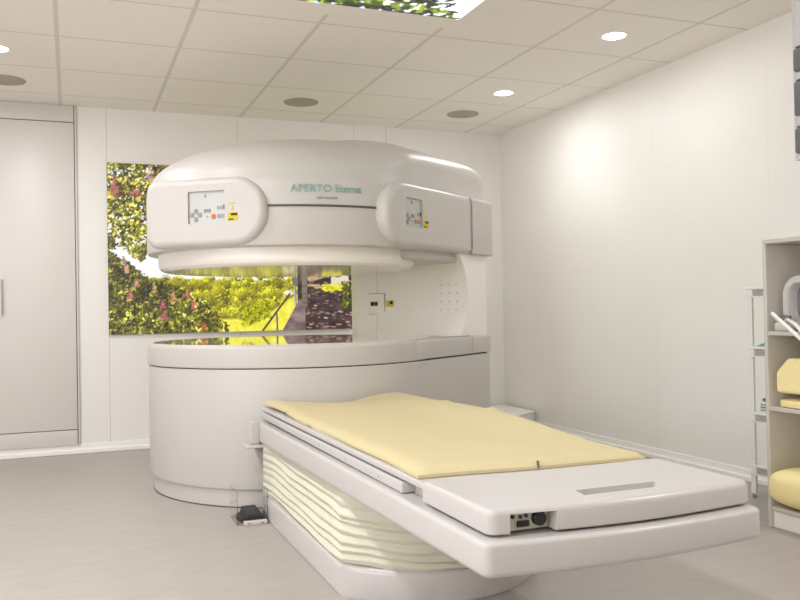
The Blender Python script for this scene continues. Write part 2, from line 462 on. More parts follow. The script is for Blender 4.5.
    for i in range(12000):
        x = R.uniform(-.02, .48); y = R.uniform(.42, 1.02)
        if y < up(x)+R.normal(0, .012): continue
        if m1[min(k.ny-1, max(0, int(y*k.ny))), min(k.nx-1, max(0, int(x*k.nx)))] < .40 and R.random() < .8: continue
        k.leaf(x, y, R.uniform(.007, .021), R.uniform(.004, .009), R.normal(.9, 1.0), np.array(gcol[R.integers(10)])*R.uniform(.8, 1.2)*(.55+.95*at(bg, x, y))*np.array([1.08, 1.0, .8]))
    for i in range(260):
        x = R.uniform(0, .4); y = R.uniform(.5, 1)
        k.leaf(x, y, R.uniform(.004, .009), R.uniform(.003, .008), R.uniform(0, 3), [(238, 236, 214), (250, 250, 240), (226, 222, 150)][R.integers(3)])
    for i in range(12000):
        x = R.uniform(-.02, .46); y = R.uniform(-.02, .5)
        if y > low(x)+R.normal(0, .010): continue
        g = np.array(gcol[R.integers(10)])*R.uniform(.75, 1.12)
        if m1[min(k.ny-1, max(0, int(y*k.ny))), min(k.nx-1, max(0, int(x*k.nx)))] < .46: g = g*.62
        g = g*(.55+1.0*at(bg, x, y))*np.array([1.05, 1.0, .85])
        k.leaf(x, y, R.uniform(.006, .019), R.uniform(.003, .008), R.normal(.8, 1.0), g)
    def bloom(x, y, hgt, w, col, nn):
        for _ in range(nn):
            t = R.uniform(0, 1); q = np.array(col)*R.uniform(.7, 1.2)
            k.leaf(x+R.normal(0, w*(1-t*.8)), y+(t-.5)*hgt, R.uniform(.005, .010), .005, R.uniform(0, 3), q)
    bloom(px(115), py(186), .13, .011, (178, 104, 92), 90); bloom(px(134), py(192), .05, .024, (180, 112, 84), 40)
    bloom(px(147), py(172), .08, .010, (200, 160, 186), 30); bloom(px(110), py(228), .05, .005, (240, 226, 232), 18)
    for (x, y, c2) in ((127, 294, (186, 92, 104)), (158, 303, (186, 92, 104)), (159, 315, (186, 92, 104)), (187, 305, (186, 92, 104)),
                       (197, 327, (180, 92, 52)), (125, 268, (200, 150, 130)), (150, 288, (190, 150, 100)), (168, 296, (196, 140, 104)), (181, 293, (190, 120, 100)), (122, 260, (186, 160, 140)), (134, 282, (190, 140, 110))):
        bloom(px(x), py(y), .045, .007, c2, 24)
    return k.mesh('printed_picture', lambda a, c: (.246+1.806*a, YB-.0215, .822+1.218*c))

t = thing('wall_mural', 'luminous landscape photo panel of blossoms, yellow hills and lane on the back wall', 'wall picture', (1.149, YB-.02, .82))
obj('panel', nbox(.245, 2.053, YB-.0205, YB-.0005, .821, 2.041, r=.001), mat('panel_edge', (120, 116, 108), .5), t)
obj('printed_picture', paint_mural(), emit_attr_mat('mural_print', 1.05), t, None)

def paint_sky():
    k = Canvas(1.40, 1.90, .009, 5); R = k.r; X, Y = k.X, k.Y
    n = k.fbm(5, 6, 4)
    k.c[:] = k.ramp(n*1.6-.3, [(150, 190, 240), (196, 218, 248), (240, 246, 255), (255, 255, 255)])
    for i in range(3600):
        x = R.uniform(-.02, .98); y = R.uniform(.2, 1.02)
        if x+.25*math.sin(y*30)*.3 > .93+R.normal(0, .05): continue
        col = [(20, 28, 12), (40, 54, 18), (74, 92, 24), (120, 138, 26), (30, 26, 16), (176, 186, 40)][R.integers(6 if x < .55 else 5)]
        if x > .6 and R.random() < .45: continue
        k.leaf(x, y, R.uniform(.02, .05), R.uniform(.009, .02), R.uniform(0, 3), np.array(col)*R.uniform(.8, 1.1))
    for _ in range(5): k.line(R.uniform(0, .5), R.uniform(.3, 1), R.uniform(.5, .9), R.uniform(.5, 1), .012, (50, 38, 26))
    return k.mesh('sky_picture', lambda a, c: (.44+1.40*a, 1.90+1.90*c, H-.0072))
t = thing('ceiling_light_panel', 'luminous ceiling panel showing leaves against blue sky, at the top edge', 'light', (1.14, 2.85, H))
b = bmesh.new(); fr = [(.30, 1.76, 1.98, 1.90), (.30, 3.80, 1.98, 3.94), (.30, 1.90, .44, 3.80), (1.84, 1.90, 1.98, 3.80)]
for x0, y0, x1, y1 in fr: box(b, x0, x1, y0, y1, H-.006, H-.0005)
for x0, y0, x1, y1 in ((.42, 1.88, 1.86, 1.90), (.42, 3.80, 1.86, 3.82), (.42, 1.90, .44, 3.80), (1.84, 1.90, 1.86, 3.80)): box(b, x0, x1, y0, y1, H-.010, H-.0061)
obj('frame', b, M_frame, t, None)
obj('sky_picture', paint_sky(), emit_attr_mat('sky_print', 1.7), t, None)

# ---------------------------------------------------------------- the scanner
CX, CY = 1.22, 4.80
C2 = Vector((CX, CY)); A = Vector((.8, .6)); V = Vector((.6, -.8))
def uv(u, v, z=None):
    p = C2+A*u+V*v
    return (p.x, p.y) if z is None else (p.x, p.y, z)
def circ(r, n=96, dx=0): return [(CX+dx+r*math.cos(2*PI*k/n), CY+r*math.sin(2*PI*k/n)) for k in range(n)]
def plan(r, vs, ub, rv=-.22, cr=.03, n=72):
    p0 = math.atan2(vs, math.sqrt(max(r*r-vs*vs, 1e-4))); p1 = math.radians(322)
    P = [(r*math.cos(p0+(p1-p0)*k/n), r*math.sin(p0+(p1-p0)*k/n)) for k in range(n+1)]
    x, y = P[-1]
    P += [(x+(ub-x)*k/5, y+(rv-y)*k/5) for k in range(1, 6)]
    P += [(ub, rv+(vs-cr-rv)*k/6) for k in range(1, 6)]
    P += [(ub-cr+cr*math.cos(a), vs-cr+cr*math.sin(a)) for a in [PI/2*k/5 for k in range(6)]]
    x0 = P[0][0]
    P += [(ub-cr+(x0-ub+cr)*k/8, vs) for k in range(1, 8)]
    return [uv(*p) for p in P]

mri = thing('mri_scanner', 'large white open magnetic resonance scanner with teal lettering beside the mural', 'medical scanner', (CX, CY, 0))
obj('plinth', slab(plan(.806, .79, .925), .0, .095, 0, 0), M_shell, mri)
obj('plinth_joint', slab(plan(.8075, .7915, .9265), .0005, .006, 0, 0), M_groove, mri)
obj('base_body', slab(plan(.824, .815, .948), .088, .681, .012, .003), M_shell, mri)
obj('base_joint', slab(plan(.812, .803, .93), .67, .692), M_groove, mri)
obj('base_rim', slab(circ(.822, 96, -.008), .686, .80, .006, .022, 6), M_shell, mri)
obj('rim_shoulder', slab([uv(*q) for q in rrect(.02, .675, .2, .822, .004, 2)], .690, .799, .003, .02), M_shell, mri)
obj('rear_cover', slab([uv(*q) for q in rrect(.679, .952, -.1, .822, (.004, .03, .03, .004), 4)], .690, .798, .003, .016), M_shell, mri)
obj('base_pole_plate', slab(circ(.79, 96, -.008), .79, .8015, 0, .0008, 1), M_plate, mri)

# pillar: scooped inner face
def pillar():
    bm = bmesh.new(); nz, ns = 18, 22; z0, z1 = .79, 1.29
    rows = []
    for iz in range(nz+1):
        z = z0+(z1-z0)*iz/nz; q = abs((z-1.045)/.245); row = []
        fl = .105*q**2.2
        for k in range(ns+1):
            s = k/ns; u = .655+(.80-.655)*s+.022*math.sin(PI*s); v = .808+(-.10-.808)*s
            row.append(uv(u-fl*(1-.95*s), v, z))
        row += [uv(.86, -.19, z), uv(.93, -.19, z), uv(.938, .2, z), uv(.938, .78, z), uv(.91, .808, z), uv(.78, .808, z)]
        rows.append(row)
    return loft(bm, rows)
pil = obj('pillar', pillar(), M_shell_lift, mri, 40)
n_uv = Vector((.91, .14)).normalized()
PN = (A*n_uv.x+V*n_uv.y); PN3 = Vector((-PN.x, -PN.y, 0)); PE = Vector((A.x*-n_uv.y+V.x*n_uv.x, A.y*-n_uv.y+V.y*n_uv.x, 0))
def pface(v, z, out=0):   # a point on the scooped face
    s = (.808-v)/.908; u = .655+.145*s+.022*math.sin(PI*s)-.105*abs((z-1.045)/.245)**2.2*(1-.95*s)
    p = Vector(uv(u, v, z)); return p+PN3*out
EZ = Vector((0, 0, 1))
def plaque(bm, v0, v1, z0, z1, out, th, r=.004, mi=0):
    a, c = pface(v0, (z0+z1)/2, out), pface(v1, (z0+z1)/2, out); ex = (c-a); w = ex.length; ex.normalize()
    k = len(bm.faces); face_slab(rrect(0, w, z0, z1, r), (a.x, a.y, 0), ex, EZ, ex.cross(EZ) if ex.cross(EZ).dot(PN3) > 0 else -ex.cross(EZ), th, .0015, 2, bm)
    bm.faces.ensure_lookup_table()
    for f in bm.faces[k:]: f.material_index = mi
    return bm
sb = plaque(bmesh.new(), .005, .133, .938, 1.070, .012, .03)
obj('socket_box', sb, M_shell_lift, pil)
obj('socket_joint', plaque(bmesh.new(), .001, .137, .934, 1.074, .0035, .02), M_btn, pil)
b = plaque(bmesh.new(), .025, .052, .990, 1.018, .016, .02); plaque(b, .056, .083, .990, 1.018, .016, .02)
obj('socket', b, M_btnd, pil)
b = plaque(bmesh.new(), .148, .208, .983, 1.024, .006, .012, mi=0); plaque(b, .178, .205, .998, 1.020, .007, .012, .001, mi=1)
obj('warning_sticker', b, [M_yel, M_blk], pil)
for i in range(4):
    for j in range(3):
        p = pface(.60+.062*j, .955+.052*i, .0008)
        obj('vent_hole', face_slab([(.006*math.cos(a), .006*math.sin(a)) for a in [2*PI*q/12 for q in range(12)]], p, PE, EZ, PN3, .006, .0), M_shell, pil)
b = bmesh.new(); tube(b, [pface(.072, z, .0004) for z in np.linspace(.805, .93, 6)], .0010, 6)
obj('panel_joint', b, M_btn, pil)
b = bmesh.new(); tube(b, [pface(.072, z, .0004) for z in np.linspace(1.078, 1.22, 6)], .0010, 6)
obj('panel_joint', b, M_btn, pil)

# upper housing with dome
def housing():
    bm = bmesh.new()
    base = lambda o: plan(.824+o, .818+o, .948+o, cr=.035)
    P = base(0)
    rings = [[(x, y, z) for x, y in q] for q, z in ((base(-.02), 1.288), (base(-.004), 1.292), (P, 1.302), (P, 1.45), (P, 1.60), (base(-.004), 1.628), (base(-.014), 1.645))]
    Q = base(-.014); D = Vector(uv(.10, .06)); zs, hh = 1.645, .292
    for k in range(1, 17):
        th = PI/2*k/16; row = []
        for (x, y) in Q:
            d = Vector((x, y))-D; c = d.normalized()
            g = sstep(.1, .8, c.dot((A*.75+V*.66).normalized()))
            nn = 2.0+2.6*g
            s = math.cos(th)**(2/nn) if k < 16 else 0.02
            z = zs+hh*(1-.12*g)*math.sin(th)**(2/nn)
            z = z*(1-max(0, 1-s)*0)
            row.append((D.x+d.x*s, D.y+d.y*s, z))
        rings.append(row)
    # one common summit height
    for r, k in zip(rings[-16:], range(1, 17)):
        f = k/16
        for i, (x, y, z) in enumerate(r): r[i] = (x, y, z+(zs+hh-z)*f**8)
    return loft(bm, rings)
hou = obj('upper_housing', housing(), M_shell, mri, 50)
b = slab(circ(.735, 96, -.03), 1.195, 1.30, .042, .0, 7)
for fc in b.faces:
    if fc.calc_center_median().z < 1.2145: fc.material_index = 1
obj('pole_cover', b, [M_shell_lift, M_pole], mri)
obj('underside_fairing', slab(plan(.69, .77, .88, cr=.02), 1.238, 1.30, .02, 0), M_shell, mri)
obj('rear_side_cover', slab([uv(*q) for q in rrect(.6505, .958, .70, .846, (.006, .03, .004, .004), 5)], 1.289, 1.632, .01, .02), M_shell, mri)
obj('rear_cover_joint', slab([uv(.640, .79), uv(.656, .79), uv(.656, .838), uv(.640, .838)], 1.297, 1.618), M_groove, mri)

# front joint line between the pods
b = bmesh.new(); rings = []
for k in range(25):
    a = math.radians(-26+47*k/24); rr = []
    for dr, dz in ((-.01, -.005), (.0012, -.005), (.0012, .005), (-.01, .005)):
        r = .828+dr; rr.append((CX+r*math.sin(a), CY-r*math.cos(a), 1.484+dz))
    rings.append(rr)
obj('front_joint', loft(b, rings), M_groove, mri)

def stadium(a0, a1, z0, z1, round_left, r_other):
    R = (z1-z0)/2*.98
    if round_left: return rrect(a0, a1, z0, z1, (r_other, r_other, R, R), 14)
    return rrect(a0, a1, z0, z1, (R, R, r_other, r_other), 14)
def pod(ex, en, a0, a1, round_left, rc, scr, name='control_pod', lab=None):
    """ex runs to the viewer's right along the face"""
    O = Vector((CX, CY, 0))+en*.846
    body = face_slab(stadium(a0, a1, 1.289, 1.634, round_left, rc), O, ex, EZ, en, .17, .036, 7)
    cut = face_slab(rrect(scr[0], scr[1], scr[2], scr[3], .006, 3), O+en*.02, ex, EZ, en, .034, 0)
    me = carve(body, [cut])
    p = obj(name, me, M_shell, mri, 30, label=lab)
    S = O-en*.0125
    w, h = scr[1]-scr[0], scr[3]-scr[2]
    obj('display', face_slab(rrect(scr[0]+.0005, scr[1]-.0005, scr[2]+.0005, scr[3]-.0005, .005, 3), S, ex, EZ, en, .0012, .0004, 1), M_screen, p)
    def btn(fx, fy, bw, bh, m, r=.003, nm='button'):
        x, y = scr[0]+fx*w, scr[2]+fy*h
        obj(nm, face_slab(rrect(x-bw/2, x+bw/2, y-bh/2, y+bh/2, r, 3), S+en*.003, ex, EZ, en, .003, .0008, 1), m, p)
    for fx, fy in ((.19, .40), (.08, .28), (.30, .28), (.19, .15)): btn(fx, fy, .022, .024, M_btn, .008)
    for fx in (.43, .50, .57): btn(fx, .40, .011, .018, M_btn)
    for fx in (.80, .88): btn(fx, .48, .012, .018, M_btnl)
    btn(.965, .49, .008, .024, M_btnd)
    for fx in (.80, .88, .96): btn(fx, .22, .012, .020, M_btnl)
    btn(.67, .21, .021, .024, M_orange, .004)
    btn(.45, .86, .009, .014, M_btn); btn(.50, .22, .008, .009, M_btnl)
    # yellow warning label to the right of the display
    return p, O
EXR = Vector((A.x, A.y, 0)); ENR = Vector((V.x, V.y, 0))
ENL = Vector((-.6, -.8, 0)); EXL = Vector((.8, -.6, 0))
pr, OR = pod(EXR, ENR, -.290, .668, True, .004, (-.11, .066, 1.400, 1.553))
plft, OL = pod(EXL, ENL, -.455, .205, False, .07, (-.209, -.008, 1.405, 1.566))
def sticker(O, ex, en, x0, z0, parent):
    bm = face_slab(rrect(x0, x0+.055, z0, z0+.042, .003, 2), O+en*.0008, ex, EZ, en, .002, .0003, 1)
    for (a, c, d, e) in ((.018, .052, .027, .038), (.005, .030, .005, .011)):
        k = len(bm.faces); face_slab([(x0+a, z0+d), (x0+c, z0+d), (x0+c, z0+e), (x0+a, z0+e)], O+en*.0022, ex, EZ, en, .002, 0, 1, bm); bm.faces.ensure_lookup_table()
        for f in bm.faces[k:]: f.material_index = 1
    face_slab([(x0+.008, z0+.088), (x0+.045, z0+.088), (x0+.045, z0+.082), (x0+.008, z0+.082)], O+en*.0008, ex, EZ, en, .002, 0, 1, bm)
    k = len(bm.faces); face_slab([(x0+.018, z0+.054), (x0+.036, z0+.054), (x0+.027, z0+.078)], O+en*.0008, ex, EZ, en, .002, 0, 1, bm)
    obj('warning_label', bm, [M_yel, M_blk], parent)
sticker(OL, EXL, ENL, .009, 1.412, plft)
sticker(OR, EXR, ENR, .070, 1.402, pr)

# lettering wrapped onto the housing
def lettering(name, text, th0, th1, zc, m, cap):
    cu = bpy.data.curves.new(name, 'FONT'); cu.body = text; cu.size = 1; cu.extrude = .0; cu.resolution_u = 4
    o = bpy.data.objects.new(name, cu); COL.objects.link(o); bpy.context.view_layer.update()
    me = bpy.data.meshes.new_from_object(o.evaluated_get(bpy.context.evaluated_depsgraph_get()))
    bpy.data.objects.remove(o); bpy.data.curves.remove(cu)
    bm = bmesh.new(); bm.from_mesh(me); bpy.data.meshes.remove(me)
    bmesh.ops.triangulate(bm, faces=bm.faces)
    bmesh.ops.subdivide_edges(bm, edges=[e for e in bm.edges if e.calc_length() > .3], cuts=3)
    xs = [v.co.x for v in bm.verts]; x0, x1 = min(xs), max(xs); r = .8295
    k = math.radians(th1-th0)*r/(x1-x0)
    for v in bm.verts:
        a = math.radians(th0)+(v.co.x-x0)*k/r; z = zc+(v.co.y-.35)*cap/.7
        v.co = (CX+r*math.sin(a), CY-r*math.cos(a), z)
    ext = bmesh.ops.extrude_face_region(bm, geom=list(bm.faces))
    for v in ext['geom']:
        if isinstance(v, bmesh.types.BMVert):
            d = Vector((v.co.x-CX, v.co.y-CY, 0)).normalized(); v.co -= d*.004
    return obj(name, bm, m, hou, None)
lettering('lettering', 'APERTO', -15.0, -.9, 1.571, M_teal, .037)
lettering('lettering', 'Eterna', .6, 10.3, 1.571, M_teal, .037)
lettering('small_lettering', 'HITACHI', -6.0, 1.0, 1.523, M_greytx, .0125)

# ---------------------------------------------------------------- patient table
tab = thing('patient_table', 'white patient table with cream bellows docked to the scanner', 'patient table', (1.215, 3.0, 0))
def far_y(x, r=.862): return CY-math.sqrt(r*r-min(abs(x-CX), r*.9)**2)
def table_outline(x0, x1, yf, bow, rc, yn=24, far=True, ylimit=9):
    P = []
    cx = (x0+x1)/2
    for k in range(7):
        a = PI+PI/2*k/6; P.append((x0+rc+rc*math.cos(a), yf+rc+rc*math.sin(a)))
    for k in range(1, 12): P.append((x0+rc+(x1-x0-2*rc)*k/12, yf-bow*math.sin(PI*k/12)))
    for k in range(7):
        a = -PI/2+PI/2*k/6; P.append((x1-rc+rc*math.cos(a), yf+rc+rc*math.sin(a)))
    for k in range(13):
        x = x1+(x0-x1)*k/12; P.append((x, min(far_y(x), ylimit)))
    return P
# base plinth of the table
def foot_outline(o, yb=3.93, n=22):
    x0, x1 = .83+o, 1.60-o; cx = 1.215; P = []
    yy = lambda x: 2.49+o+1.47*min(abs(x-cx), .36)**2+(0 if abs(x-cx) < .36 else ((abs(x-cx)-.36)/.03)**2*.07)
    for k in range(n+1):
        x = x0+(x1-x0)*k/n; P.append((x, yy(x)))
    for k in range(1, 9): P.append((x1, yy(x1)+(yb-o-yy(x1))*k/8))
    for k in range(1, 7): P.append((x1+(x0-x1)*k/6, yb-o))
    for k in range(1, 8): P.append((x0, yb-o+(yy(x0)-yb+o)*k/8))
    return P
b = bmesh.new(); F = [foot_outline(o) for o in (.004, 0, 0, .004, .012, .05)]
loft(b, [[(x, y, z) for x, y in f] for f, z in zip(F, (0, .006, .085, .096, .102, .103))])
obj('foot', b, M_table, tab)
# bellows
b = bmesh.new(); rings = []; NP = 8; N = NP*8
def bell(k):
    t = k/N; z = .100+.262*t
    ph = t*NP; saw = abs((ph % 1)-.5)*2          # 1 at valleys
    out = foot_outline(0.0)
    r = []
    for i, (x, y) in enumerate(out):
        nz = noise.noise(Vector((x*3.1, y*2.3, t*4.0)))
        n2 = noise.noise(Vector((x*7, y*5.5, t*9+5)))
        o = .010+.013*saw**1.2+.006*t+.005*n2+.006*nz
        cx, cy = 1.215, 3.2
        d = Vector((x-cx, y-cy)); L = d.length
        if y < 3.0 and abs(x-cx) < .36: nd = Vector((0, -1))
        elif y >= 3.9: nd = Vector((0, 1))
        else: nd = Vector((1 if x > cx else -1, 0))
        if abs(x-cx) > .30 and y < 2.8: nd = Vector(((1 if x > cx else -1)*.7, -.7))
        fr = 1 if y < 2.78 else .35
        zz = z+(.020*nz+.006*n2)*fr-.010*sstep(3.9, 2.7, y)*(1-t)*t*4*min(1, 4*t, 6*(1-t))
        r.append((x-nd.x*o, y-nd.y*o, zz))
    return r
for k in range(N+1): rings.append(bell(k))
obj('bellows', loft(b, rings), M_bell, tab, 60)
# lower tray
def tray():
    P = table_outline(.82, 1.60, 1.615, .03, .028)
    bm = bmesh.new(); rr = []
    for o, z in edge_rings(P, 0, .1, .022, .014, 5):
        row = []
        for x, y in o:
            f = (y-1.6)/2.4; zb, zt = .372-.036*min(f*1.3, 1), .452-.012*f
            q = z/.1; row.append((x, y, zb+(zt-zb)*q))
        rr.append(row)
    return loft(bm, rr)
obj('tray', tray(), M_table, tab)
# top deck
P = table_outline(.888, 1.545, 1.70, .0, .01); obj('deck_core', slab(P, .440, .49), M_table, tab)
P = table_outline(.850, 1.580, 1.97, .0, .01); obj('tabletop', slab(P, .4885, .506, .003, .005), M_table, tab)
for x0, x1 in ((.846, .889), (1.544, 1.587)):
    obj('side_rail', nbox(x0, x1, 2.165, 4.005, .4510, .4815, r=.004), M_table, tab)
for q in range(3): obj('rail_screw', nbox(.8452, .8462, 2.35+.32*q, 2.358+.32*q, .462, .469), M_btnl, tab)
# near end cap of the deck with connector recess and grip
P = table_outline(.848, 1.597, 1.648, .03, .03); P = [(x, min(y, 2.02)) for x, y in P]
body = slab(P, .457, .514, .006, .016, 5)
cut1 = nbox(.900, 1.012, 1.55, 1.70, .44, .502)
cut2 = bmesh.new(); loft(cut2, [[(1.128, 1.694, .496), (1.335, 1.694, .496), (1.362, 1.744, .496), (1.138, 1.744, .496)], [(1.124, 1.690, .53), (1.341, 1.690, .53), (1.378, 1.748, .53), (1.132, 1.748, .53)]])
cap = obj('end_cap', carve(body, [cut1, cut2]), M_table, tab, 30)
obj('grip_inlay', slab([(1.130, 1.696), (1.334, 1.696), (1.360, 1.742), (1.139, 1.742)], .4955, .4966), M_slot, cap, label='grey grip recess')
pan = obj('connector_panel', nbox(.902, 1.010, 1.668, 1.695, .458, .501, r=.001), M_panel, cap)
def disc(x, y, z, r, d, seg=20):
    bm = bmesh.new(); return loft(bm, [[(x+q*math.cos(2*PI*k/seg), yy, z+q*math.sin(2*PI*k/seg)) for k in range(seg)] for q, yy in ((r, y), (r, y-d*.8), (r*.85, y-d))])
obj('knob', disc(.983, 1.668, .482, .0165, .016), M_dark, cap)
obj('socket', nbox(.928, .958, 1.660, 1.668, .466, .480, r=.002), M_dark, cap)
for i, x in enumerate((.918, .938, .952)): obj('button', disc(x, 1.668, .490-.002*(i % 2), .0045, .005, 12), M_btnd, cap)
# docking bracket at the scanner end
b = nbox(.775, .822, 3.93, 3.965, .338, .446, r=.006); box(b, .748, .84, 3.89, 3.985, .326, .338, r=.005)
obj('docking_bracket', b, M_table, tab)
b = bmesh.new(); loft(b, [[(.80, 3.93, .326), (.86, 3.93, .326), (.86, 4.0, .326), (.80, 4.0, .326)], [(.835, 3.935, .22), (.86, 3.935, .22), (.86, 3.96, .22), (.835, 3.96, .22)]])
obj('docking_hook', b, M_slot, tab)

# yellow pad
def pad():
    nx, ny = 40, 110; th = .026
    top, bot = [], []
    def height(x, y):
        z = .5075
        f = sstep(3.0, 3.95, y)
        z += .030*sstep(2.15, 2.75, y)*sstep(1.28, 1.55, x)*(1-.62*f)
        z += .003*f*sstep(1.22, 1.45, x)+.013*sstep(3.3, 3.9, y)*sstep(1.0, .85, x)
        for yc in (3.33, 2.93): z += .012*math.exp(-((y-yc)/.035)**2)*sstep(1.44, 1.56, x)
        for yc in (3.62, 3.2): z += .007*math.exp(-((y-yc)/.03)**2)*sstep(.93, .84, x)
        z += .0025*noise.noise(Vector((x*5, y*3, 0)))*sstep(2.05, 2.3, y)
        return z
    for j in range(ny+1):
        rt, rb = [], []
        for i in range(nx+1):
            s, t = i/nx, j/ny
            x0, x1 = .858+.010*sstep(0, .2, t)+.003*math.sin(t*17)-.012*sstep(.85, 1, t), 1.560+.006*math.sin(t*14+1)-.012*math.exp(-((t-.66)/.03)**2)
            x = x0+(x1-x0)*s
            yn = 2.072-.045*s+.005*math.sin(s*9); yf = 3.985-.20*math.exp(-((x-1.17)/.15)**2)
            y = yn+(yf-yn)*t
            z = height(x, y)
            e = min(min(s, 1-s)*nx, min(t, 1-t)*ny)
            q = th*(.35 if e < .5 else .78 if e < 1.5 else .95 if e < 2.5 else 1)
            ins = .0
            rt.append((x, y, z+q)); rb.append((x, y, max(z, .5065)))
        top.append(rt); bot.append(rb)
    bm = bmesh.new()
    T = [[bm.verts.new(p) for p in r] for r in top]; B = [[bm.verts.new(p) for p in r] for r in bot]
    for j in range(ny):
        for i in range(nx):
            bm.faces.new((T[j][i], T[j][i+1], T[j+1][i+1], T[j+1][i])); bm.faces.new((B[j][i], B[j+1][i], B[j+1][i+1], B[j][i+1]))
    for j in range(ny):
        bm.faces.new((T[j][0], T[j+1][0], B[j+1][0], B[j][0])); bm.faces.new((T[j][nx], B[j][nx], B[j+1][nx], T[j+1][nx]))
    for i in range(nx):
        bm.faces.new((T[0][i], B[0][i], B[0][i+1], T[0][i+1])); bm.faces.new((T[ny][i], T[ny][i+1], B[ny][i+1], B[ny][i]))
    return bm, height, th
pbm, hgt, pth = pad()
padt = thing('mattress_pad', 'thin pale yellow mattress pad with wavy far end on the white patient table', 'mattress', (1.2, 3.0, .507))
cov = obj('cushion', pbm, M_pad, padt, 50)
b = bmesh.new(); rings = []
for k in range(60):
    y = 2.12+1.36*k/59; x = 1.136; z = hgt(x, y)+pth
    rings.append([(x-.0015, y, z-.001), (x+.0015, y, z-.001), (x+.0015, y, z+.0006), (x-.0015, y, z+.0006)])
obj('seam', loft(b, rings), M_padseam, padt)
b = nbox(1.209, 1.2115, 2.0405, 2.050, .511, .5315); obj('edge_mark', b, M_groove, padt)

# foot pedal under its clear guard
ped = thing('foot_pedal', 'small black foot pedal under a clear guard on the floor by the scanner', 'pedal', (.76, 3.87, 0))
P = [(.715, 3.80), (.815, 3.80), (.815, 3.98), (.722, 3.98), (.702, 3.94)]
obj('housing', slab(P, 0.001, .020, 0, .006), M_pedal, ped)
b = bmesh.new(); loft(b, [[(.722, 3.812, .021), (.808, 3.812, .021), (.808, 3.965, .021), (.728, 3.965, .021)], [(.725, 3.815, .034), (.805, 3.815, .034), (.80, 3.96, .048), (.735, 3.96, .048)], [(.73, 3.822, .036), (.80, 3.822, .036), (.795, 3.95, .052), (.74, 3.95, .052)]])
obj('tread', b, M_pedal, ped)
b = nbox(.712, .818, 3.772, 3.7995, .001, .018, r=.002); obj('front_plate', b, M_plate2, ped)
for x in (.735, .795): obj('screw', nbox(x-.006, x+.006, 3.7714, 3.7725, .007, .011), M_dark, ped)
b = nbox(.684, .6855, 3.79, 3.98, .001, .15); box(b, .8225, .824, 3.79, 3.98, .001, .15); box(b, .6856, .8224, 3.9785, 3.98, .001, .15)
obj('clear_guard', b, M_glass, ped)

# cable duct in the corner
P = [(3.374, 5.73), (3.374, 6.23), (2.2, 6.23), (2.10, 5.6), (2.3, 5.0), (2.46, 4.86), (3.0, 5.46)]
t = thing('cable_duct', 'low white cable duct box on the floor in the far right corner', 'duct', (2.8, 5.8, 0))
obj('duct_cover', slab(P, .138, .15, .001, .003, 2), M_skirt, t)
obj('duct_body', slab(inset(P, .006), .001, .134), M_skirt, t)
obj('duct_joint', slab(inset(P, .012), .132, .14), M_btn, t)

# ---------------------------------------------------------------- shelf cabinet at the right
SX, SXB, SY0, SY1 = 2.780, 3.20, 1.75, 2.785
cab = thing('open_shelf_cabinet', 'light grey open shelf cabinet holding yellow cushions at the right edge', 'shelf cabinet', (2.99, 2.27, 0))
for y0, y1 in ((SY1-.018, SY1), (SY0, SY0+.018)): obj('side_panel', nbox(SX, SXB, y0, y1, .001, 1.215, r=.0015), M_shelf, cab)
obj('top_panel', nbox(SX, SXB, SY0, SY1, 1.2155, 1.234, r=.0015), M_shelf, cab)
obj('back_panel', nbox(SXB-.01, SXB-.0005, SY0+.019, SY1-.019, .002, 1.215), M_shelf, cab)
for z0, z1 in ((.823, .841), (.501, .519), (.074, .092)): obj('shelf', nbox(SX+.002, SXB-.011, SY0+.0185, SY1-.0185, z0, z1, r=.0015), M_shelf, cab)
obj('kick_board', nbox(SX+.012, SX+.028, SY0+.0185, SY1-.0185, .002, .0735), M_white, cab)

def cushion(x0, x1, y0, y1, z0, z1, e=3.2, nu=48, nv=24, ex=None):
    ex = ex or e
    bm = bmesh.new(); cx, cy, cz = (x0+x1)/2, (y0+y1)/2, (z0+z1)/2; a, bb, c = (x1-x0)/2, (y1-y0)/2, (z1-z0)/2
    sp = lambda t, p: math.copysign(abs(t)**p, t)
    rings = []
    for j in range(nv+1):
        ph = -PI/2+PI*j/nv; cp, spz = max(abs(math.cos(ph)), 1e-4)**(2/e), sp(math.sin(ph), 2/e*.9)
        rings.append([(cx+a*cp*sp(math.cos(2*PI*k/nu), 2/ex), cy+bb*cp*sp(math.sin(2*PI*k/nu), 2/ex), cz+c*spz) for k in range(nu)])
    return loft(bm, rings)
o = obj('yellow_cushion', cushion(2.732, 3.16, 2.22, 2.766, .0925, .276, 3.0, ex=9), M_foam, None, 60)
tag(o, 'large rounded yellow cushion on the lowest shelf of the cabinet', 'cushion')
# things of the middle shelf
o = obj('foam_mat', cushion(2.785, 3.12, 2.20, 2.74, .5195, .553, 9), M_foam, None, 60); tag(o, 'flat yellow foam mat lying on the middle shelf under other pads', 'mat')
o = obj('white_pad', cushion(2.787, 3.10, 2.22, 2.655, .5535, .579, 3), M_white, None, 60); tag(o, 'small white pad between the yellow foam mat and the yellow wedge', 'pad')
b = bmesh.new(); prof = [(2.735, .581), (2.735, .668), (2.672, .728), (2.25, .728), (2.25, .581)]
prof = [(y, z) for y, z in prof]
pr2 = []
for i, q in enumerate(prof):
    p, n = Vector(prof[i-1]), Vector(prof[(i+1) % 5]); q = Vector(q); a, c = q+(p-q).normalized()*.012, q+(n-q).normalized()*.012
    pr2 += [tuple(a), tuple(q*.5+(a+c)*.25), tuple(c)]
loft(b, [[(x, y, z) for y, z in (inset(pr2, .008) if e else pr2)] for x, e in ((2.788, 1), (2.796, 0), (3.12, 0), (3.13, 1))])
o = obj('foam_wedge', b, M_foam, None, 40); tag(o, 'yellow foam wedge with slanted top corner on the middle shelf', 'wedge cushion')
